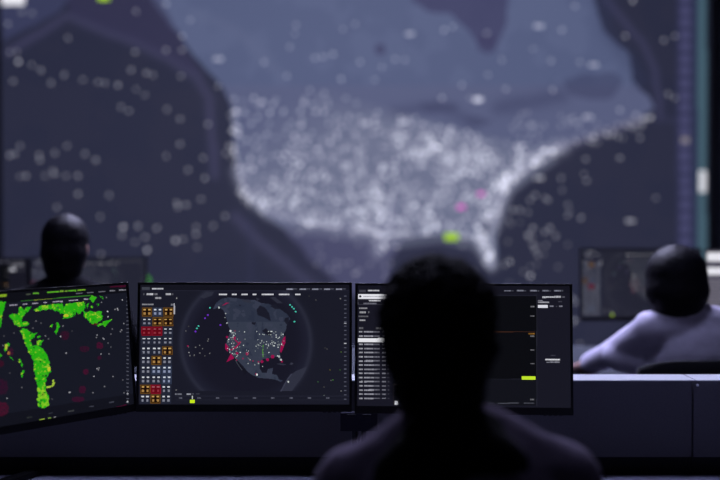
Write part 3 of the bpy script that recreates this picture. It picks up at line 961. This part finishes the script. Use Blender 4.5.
cx, cz = (VX0 + VX1) / 2, (VZ0 + VZ1) / 2
fw = .03
for c, sz in (((cx, .03, VZ1 + fw / 2), (VX1 - VX0 + 2 * fw, .08, fw)), ((cx, .03, VZ0 - fw / 2), (VX1 - VX0 + 2 * fw, .08, fw)),
              ((VX0 - fw / 2, .03, cz), (fw, .08, VZ1 - VZ0)), ((VX1 + fw / 2, .03, cz), (fw, .08, VZ1 - VZ0))):
    bx(bm, c, sz)
obj('frame', bm, M['plastic'], t)
bm = bmesh.new(); bx(bm, (cx, .045, cz), (VX1 - VX0, .07, VZ1 - VZ0)); obj('cabinet', bm, M['plastic'], t)

# ------------------------------------------------------------------ room
RX0, RX1, RY0, RY1, RZ = -4.6, 4.8, -3.0, VY + .08, 4.4
bm = bmesh.new(); bx(bm, ((RX0 + RX1) / 2, (RY0 + RY1) / 2, -.05), (RX1 - RX0, RY1 - RY0, .1)); struct('floor', bm, M['floor'])
bm = bmesh.new(); bx(bm, ((RX0 + RX1) / 2, (RY0 + RY1) / 2, RZ + .05), (RX1 - RX0, RY1 - RY0, .1)); struct('ceiling', bm, M['ceiling'])
bm = bmesh.new(); bx(bm, ((RX0 + RX1) / 2, RY1 + .05, RZ / 2), (RX1 - RX0 + .2, .1, RZ)); struct('wall_back', bm, M['wall'])
bm = bmesh.new(); bx(bm, (RX0 - .05, (RY0 + RY1) / 2, RZ / 2), (.1, RY1 - RY0, RZ)); struct('wall_left', bm, M['wall'])
bm = bmesh.new(); bx(bm, (RX1 + .05, (RY0 + RY1) / 2, RZ / 2), (.1, RY1 - RY0, RZ)); struct('wall_right', bm, M['wall'])

# ceiling lights: two bright panels beyond the far desk, two weak fill panels added over the partition for the near desk
for x, y, m_, lab, g in ((-.58, 5.8, 'lamp', 'bright lavender white ceiling panel beyond the far desk, left of its pair', 'bright ceiling panels'),
                      (.58, 5.8, 'lamp', 'bright lavender white ceiling panel beyond the far desk, right of its pair', 'bright ceiling panels'),
                      (-.9, 2.9, 'lamp_fill', 'added lavender fill light panel above the partition, left of its pair', 'added fill light panels'),
                      (.9, 2.9, 'lamp_fill', 'added lavender fill light panel above the partition, right of its pair', 'added fill light panels')):
    t = thing('ceiling_light', lab, 'ceiling light', (x, y, RZ), group=g)
    bm = bmesh.new(); bx(bm, (0, 0, -.03), (1.0, .36, .012)); obj('diffuser', bm, M[m_], t)
    bm = bmesh.new()
    for c, sz in (((0, .19, -.02), (1.04, .02, .04)), ((0, -.19, -.02), (1.04, .02, .04)), ((.51, 0, -.02), (.02, .36, .04)), ((-.51, 0, -.02), (.02, .36, .04)), ((0, 0, -.012), (1.0, .36, .02))):
        bx(bm, c, sz)
    obj('frame', bm, M['lamp_frame'], t)

# ------------------------------------------------------------------ far desk with its monitors
D2 = .80
t = thing('console_desk', 'long grey desk of the far row in front of the video wall', 'desk', (0, 4.3, 0))
bm = bmesh.new(); bx(bm, (0, 0, D2 - .0175), (5.6, .92, .035), bev=.004); obj('worktop', bm, M['worktop2'], t)
for x in (-2.6, 0, 2.6):
    bm = bmesh.new(); bx(bm, (x, 0, (D2 - .035) / 2), (.05, .7, D2 - .035), bev=.004); obj('leg', bm, M['metal'], t)
bm = bmesh.new(); bx(bm, (0, .36, .5), (5.5, .02, .4), bev=.003); obj('modesty_panel', bm, M['panel'], t)

def far_monitor(px, py_top, Y, mesh, yaw, label):
    top = at(px, py_top, Y)
    c = Vector((top.x, Y, top.z - MH / 2))
    mt = monitor_frame(c, yaw, -3)
    t = thing('computer_monitor', label, 'monitor', group='monitors on the far desk')
    t.location = mt.to_translation(); t.rotation_euler = mt.to_euler()
    for ch in monA.children:
        k = ch.copy(); COL.objects.link(k); k.parent = t
        if ch.name.startswith('screen'): k.data = mesh
    inv = mt.inverted()
    foot = inv @ Vector((c.x, Y + .06, D2))
    bm = bmesh.new(); bx(bm, foot + Vector((0, -.01, .006)), (.24, .18, .012), bev=.003, rot=mt.to_3x3().inverted() @ Matrix.Rotation(R(yaw), 3, 'Z')); obj('base', bm, M['plastic'], t)
    bm = bmesh.new(); sweep(bm, [foot, foot.lerp(Vector((0, .05, 0)), .5), (0, .048, 0), (0, .03, .03)], [.02, .019, .018, .012], 12); obj('neck', bm, M['plastic'], t)
    return t
far_monitor(641, 248, 4.42, ME_GLOBE_FAR, 0, 'blurred far monitor with globe picture, in front of the lilac shirt person')
far_monitor(769, 249, 4.38, ME_LOG_FAR, -6, 'far monitor with bright white bars, cut off at the right picture edge')
far_monitor(88, 257, 4.60, ME_GLOBE_PALE, 0, 'blurred far monitor behind the black haired head at the left')
far_monitor(-32, 258, 4.56, ME_LOG, 6, 'blurred far monitor cut off at the left picture edge')

# ------------------------------------------------------------------ office chair
def office_chair(label, loc, rz, top=.95):
    t = thing('office_chair', label, 'chair', loc, (0, 0, rz), group='office chairs under the operators')
    bm = bmesh.new(); bx(bm, (0, 0, .41), (.48, .48, .07), bev=.03, seg=4); obj('seat', bm, M['chair'], t, True)
    # curved backrest
    bm = bmesh.new()
    n, m_ = 12, 8
    def sheet(off):
        g = []
        for j in range(m_ + 1):
            z = .52 + (top - .52) * j / m_
            w = .225 + .02 * math.sin(math.pi * j / m_)
            g.append([bm.verts.new((w * (2 * i / n - 1), -.235 - .035 * (j / m_) + .05 * (2 * i / n - 1) ** 2 + off, z - .03 * (2 * i / n - 1) ** 4 * (j / m_))) for i in range(n + 1)])
        return g
    A, B = sheet(0), sheet(-.03)
    for G, f in ((A, 1), (B, -1)):
        for j in range(m_):
            for i in range(n):
                q = (G[j][i], G[j][i + 1], G[j + 1][i + 1], G[j + 1][i])
                bm.faces.new(q if f > 0 else q[::-1])
    rim = lambda G: [G[0][i] for i in range(n + 1)] + [G[j][n] for j in range(1, m_ + 1)] + [G[m_][i] for i in range(n - 1, -1, -1)] + [G[j][0] for j in range(m_ - 1, 0, -1)]
    ra, rb = rim(A), rim(B)
    for k in range(len(ra)):
        bm.faces.new((ra[k], rb[k], rb[(k + 1) % len(ra)], ra[(k + 1) % len(ra)]))
    obj('backrest', bm, M['chair'], t, True)
    bm = bmesh.new(); sweep(bm, [(0, -.1, .37), (0, -.26, .38), (0, -.29, .46), (0, -.285, .62)], [.022, .022, .02, .018], 10); obj('back_support', bm, M['plastic'], t)
    for s in (-1, 1):
        bm = bmesh.new(); sweep(bm, [(.2 * s, -.05, .39), (.29 * s, -.05, .40), (.29 * s, -.05, .60)], [.014] * 3, 10); bx(bm, (.29 * s, .0, .615), (.06, .24, .03), bev=.012); obj('armrest', bm, M['plastic'], t)
    bm = bmesh.new(); cyl(bm, (0, 0, .10), (0, 0, .38), .026); bx(bm, (0, 0, .375), (.2, .2, .02), bev=.004); obj('column', bm, M['metal'], t)
    bm = bmesh.new()
    for k in range(5):
        a = R(72 * k + 18)
        sweep(bm, [(0, 0, .11), (.29 * math.cos(a), .29 * math.sin(a), .075)], [.028, .018], 10)
    obj('base', bm, M['plastic'], t)
    for k in range(5):
        a = R(72 * k + 18)
        bm = bmesh.new()
        c = Vector((.29 * math.cos(a), .29 * math.sin(a), .03)); w = Vector((-math.sin(a), math.cos(a), 0))
        cyl(bm, c - w * .025, c + w * .025, .03); cyl(bm, c + Vector((0, 0, .01)), c + Vector((0, 0, .05)), .008, 8)
        obj('caster', bm, M['wheel'], t)
    return t

# ------------------------------------------------------------------ people
def hand_prims(bm, wrist, fdir, side, up=Vector((0, 0, 1)), g=0.0):
    """flat resting hand: palm, four unequal bent fingers, thumb from the side near the wrist"""
    f = Vector(fdir).normalized()
    s = f.cross(up).normalized() * side          # towards the thumb
    u = s.cross(f).normalized()
    if u.z < 0: u = -u
    w = Vector(wrist)
    for k in (-.6, -.2, .2, .6):
        tcap(bm, w + f * .012 + s * (k * .036), w + f * .085 + s * (k * .056), .015 + g, .0125 + g, 10, 3)
    for k, L in zip((1.05, .35, -.35, -1.0), (.070, .078, .073, .057)):
        b = w + f * .088 + s * (k * .0305)
        d = (f + s * k * .12).normalized()
        p1 = b + d * L * .45 + u * .010
        p2 = b + d * L * .78 - u * .002
        p3 = b + d * L - u * .012
        tcap(bm, b, p1, .0098, .0090, 10, 3); tcap(bm, p1, p2, .0090, .0082, 10, 3); tcap(bm, p2, p3, .0082, .0072, 10, 3)
    b = w + f * .024 + s * .03
    d = (f * .75 + s * .75).normalized()
    tcap(bm, b, b + d * .042, .0145, .0115, 10, 3); tcap(bm, b + d * .042, b + d * .05 + f * .026 - u * .006, .0115, .0085, 10, 3)

def person(label, P, hairstyle, mats, group, hood=False):
    t = thing('person', label, 'person', (P['x'], P['y'], 0), group=group)
    sk = Vector
    nb, hd = sk(P['neck']), sk(P['head'])
    yaw = Matrix.Rotation(R(P.get('yaw', 0)), 3, 'Z')
    def H(v): return hd + yaw @ Vector(v)
    L = {}
    for s in (-1, 1):
        L[s] = dict(sh=sk(P['sh'][s]), el=sk(P['el'][s]), wr=sk(P['wr'][s]), hd=sk(P['hd'][s]))
    W = P.get('w', 1.0)
    pel, chest = sk(P['pelvis']), sk(P['chest'])
    def torso(bm, g):
        ell(bm, pel, (.165 * W + g, .125 * W + g, .13 + g))
        ell(bm, pel.lerp(chest, .5), (.148 * W + g, .112 * W + g, .19 + g))
        ell(bm, chest, (.170 * W + g, .115 * W + g, .19 + g))
        mid = (L[-1]['sh'] + L[1]['sh']) / 2
        for s in (-1, 1):
            tcap(bm, mid.lerp(L[s]['sh'], .25) + Vector((0, -.005, .012)), L[s]['sh'], .075 * W + g, P.get('dr', .056) + g)
            tcap(bm, nb + Vector((.012 * s, -.01, -.005)), L[s]['sh'].lerp(mid, .12) + Vector((0, -.008, P.get('trap', .004))), .048 + g, .050 + g)
    def arm(bm, s, g, full=True):
        a = L[s]
        tcap(bm, a['sh'], a['el'], .053 * W + g, .041 * W + g)
        e = a['wr'] if full else a['el'].lerp(a['wr'], P.get('cuff', {}).get(s, .93))
        tcap(bm, a['el'], e, .041 * W + g, (.028 if full else .031) * W + g)
    hip = {s: pel + Vector((.09 * s, .03, -.03)) for s in (-1, 1)}
    kn = {s: sk(P['knee'][s]) for s in (-1, 1)}
    an = {s: sk(P['ankle'][s]) for s in (-1, 1)}
    def leg(bm, s, g, full=True):
        tcap(bm, hip[s], kn[s], .082 + g, .056 + g)
        tcap(bm, kn[s], an[s], .056 + g, .038 + g)
    def foot(bm, s, g):
        tcap(bm, an[s] + Vector((0, -.01, -.03)), an[s] + Vector((.015 * s, .13, -.05)), .038 + g, .028 + g)
    # body with head, hands and feet: one skin
    bm = bmesh.new()
    torso(bm, 0)
    for s in (-1, 1):
        arm(bm, s, 0)
        a = L[s]
        tcap(bm, a['wr'], a['wr'] + (a['hd'] - a['wr']).normalized() * .02, .027, .022)
        hand_prims(bm, a['wr'] + (a['hd'] - a['wr']).normalized() * .01, a['hd'] - a['wr'], -s * -1 if False else -s)
        leg(bm, s, 0); foot(bm, s, 0)
    tcap(bm, nb - Vector((0, .01, .03)), H((0, -.02, -.05)), P.get('nk', .056), P.get('nk', .056) - .002)
    ell(bm, H((0, -.008, .022)), (.074, .094, .094))
    ell(bm, H((0, .026, -.038)), (.058, .066, .075))
    ell(bm, H((0, .058, -.088)), (.030, .030, .022))
    tcap(bm, H((0, .088, .015)), H((0, .108, -.022)), .009, .014)
    for s in (-1, 1):
        ell(bm, H((.073 * s, -.004, -.008)), (.010, .022, .034), yaw @ Matrix.Rotation(R(12 * s), 3, 'Z'))
        ell(bm, H((.034 * s, .073, .022)), (.023, .012, .007))
        ell(bm, H((.031 * s, .0735, -.009)), (.016, .009, .004))
        ell(bm, H((.036 * s, .050, -.022)), (.024, .024, .024))
    body = remeshed('body', bm, mats['skin'], t, .0062, 4)
    for s in (-1, 1):
        bm = bmesh.new(); ell(bm, H((.031 * s, .0815, .004)), (.0115, .008, .0068)); e = obj('eye', bm, M['eye'], t, True)
        bm = bmesh.new(); ell(bm, H((.031 * s, .0885, .004)), (.0045, .0022, .0045)); obj('iris', bm, M['iris'], e, True)
    bm = bmesh.new(); ell(bm, H((0, .090, -.052)), (.024, .008, .0075), yaw); obj('mouth', bm, M['lip'], t, True)
    # hair
    bm = bmesh.new()
    for c, r in hairstyle:
        ell(bm, H(c), r, yaw, 24, 18)
    remeshed('hair', bm, mats['hair'], t, .006, P.get('hs', 40), noise=P.get('hn', .006), nscale=55)
    # clothes
    bm = bmesh.new()
    torso(bm, .010)
    for s in (-1, 1): arm(bm, s, .011, False)
    if 'loose' in P: tcap(bm, *P['loose'])
    tcap(bm, nb - Vector((0, .008, .04)), nb + Vector((0, -.006, .018)), P.get('nk', .056) + .006, P.get('nk', .056) + .004)
    remeshed(mats['top_name'], bm, mats['top'], t, .010, 6, noise=.004, nscale=14)
    bm = bmesh.new()
    ell(bm, pel + Vector((0, 0, -.02)), (.180 * W, .142 * W, .12))
    for s in (-1, 1): leg(bm, s, .014)
    remeshed('trousers', bm, M['trousers'], t, .012, 5)
    for s in (-1, 1):
        bm = bmesh.new(); foot(bm, s, .012); remeshed('shoe', bm, M['shoe'], t, .009, 3)
    if hood:
        bm = bmesh.new()
        for c, r in hood: ell(bm, nb + Vector(c), r)
        remeshed('hood', bm, M['hood'], t, .008, 30, noise=.003, nscale=20)
    return t

def sym(x, y, z): return {-1: (-x, y, z), 1: (x, y, z)}

GP = 'operators seated at the desks'
# --- man in the foreground, seen from behind
fx, fy = .144, 1.50
hz = at(438, 253, fy).z - .129
P = dict(x=fx, y=fy, w=1.0, neck=(-.012, -.01, 1.092), head=(-.028, .01, hz), sh={-1: (-.151, 0, .998), 1: (.158, 0, 1.006)}, el=sym(.225, .10, .79), wr=sym(.15, .335, .775), hd=sym(.125, .43, .757),
         pelvis=(0, -.07, .575), chest=(0, -.025, .92), knee=sym(.13, .40, .50), ankle=sym(.13, .43, .10), yaw=3, nk=.047, hs=8, hn=.007, trap=.008)
short = [((0, -.016, .036), (.0885, .097, .092)), ((0, -.034, -.004), (.0865, .084, .082)), ((0, -.036, -.06), (.072, .064, .060)), ((0, -.034, -.105), (.050, .043, .045))]
person('person seen from behind in dark purple jacket, black short hair, facing the log monitor', P, short,
       dict(skin=M['skin'], hair=M['hair'], top=M['jacket'], top_name='jacket'), GP,
       hood=[((0, -.045, .006), (.062, .052, .040)), ((0, -.070, -.055), (.120, .046, .075)), ((.052, -.02, -.004), (.034, .046, .036)), ((-.052, -.02, -.016), (.034, .046, .036)), ((0, -.085, -.12), (.140, .042, .10))])
office_chair('black office chair under the person in the dark purple jacket', (fx, fy - .06, 0), 0, .93)

# --- person in the lilac shirt
ry = 3.46
hc = at(678, 246, ry)
rx = 1.165
rl = lambda px, py, Y: at(px, py, Y) - Vector((rx, ry, 0))
P = dict(x=rx, y=ry, w=.97, neck=(-.05, -.01, rl(678, 311, ry).z + .0), head=(hc.x - rx - .005, .015, hc.z - .123),
         sh={-1: rl(650, 330, 3.44), 1: rl(650, 330, 3.44) + Vector((.325, .02, -.01))},
         el={-1: rl(614, 353, 3.60), 1: (.24, .2, .90)}, wr={-1: rl(588, 364, 3.86), 1: (.14, .44, .845)}, hd={-1: rl(572, 370, 3.98), 1: (.10, .53, .83)},
         pelvis=(0, -.03, .575), chest=(-.005, -.015, .90), knee=sym(.13, .38, .50), ankle=sym(.13, .41, .10), yaw=-8, hn=.0015, dr=.056, cuff={-1: .9, 1: .93}, trap=-.004, loose=((-.115, .02, .90), Vector(rl(616, 356, 3.56)), .07, .052))
bob = [((0, -.024, .026), (.106, .108, .104)), ((0, -.046, -.03), (.110, .090, .090)), ((0, -.036, -.078), (.092, .086, .058))]
person('person in lilac grey shirt with dark bob hair, left arm on the far desk', P, bob,
       dict(skin=M['skin2'], hair=M['hairsoft'], top=M['shirt'], top_name='shirt'), GP)
office_chair('black office chair under the person in the lilac shirt', (rx - .05, ry - .04, 0), 0, .957)

# --- person at the left
ly = 3.70
hc = at(66, 213, ly)
lx = hc.x
P = dict(x=lx, y=ly, w=.97, neck=(0, -.01, 1.165), head=(0, .01, hc.z - .126), sh=sym(.165, 0, 1.085), el=sym(.21, .13, .88), wr=sym(.14, .36, .845), hd=sym(.12, .46, .828),
         pelvis=(0, -.04, .60), chest=(0, -.015, .98), knee=sym(.13, .38, .52), ankle=sym(.13, .41, .10), yaw=-6, hn=.0015)
crop = [((0, -.016, .034), (.086, .098, .091)), ((0, -.03, -.02), (.087, .088, .078)), ((0, -.036, -.07), (.074, .068, .062)), ((0, -.036, -.11), (.06, .05, .05))]
person('person with dark cropped hair and black sweater behind the green heat map monitor', P, crop,
       dict(skin=M['skin'], hair=M['hairsoft'], top=M['dark_top'], top_name='sweater'), GP)
office_chair('black office chair under the person in the black sweater', (lx, ly - .05, .015), 0, .95)

# ------------------------------------------------------------------ world, view
w = bpy.data.worlds.new('world'); SC.world = w
w.use_nodes = True
w.node_tree.nodes['Background'].inputs['Color'].default_value = (.66, .66, 1.0, 1)
w.node_tree.nodes['Background'].inputs['Strength'].default_value = .055
SC.view_settings.view_transform = 'Standard'
SC.view_settings.look = 'None'
SC.view_settings.exposure = 0
SC.view_settings.gamma = 1
SC.view_settings.use_curve_mapping = False
SC.cycles.use_denoising = True
SC.cycles.max_bounces = 6
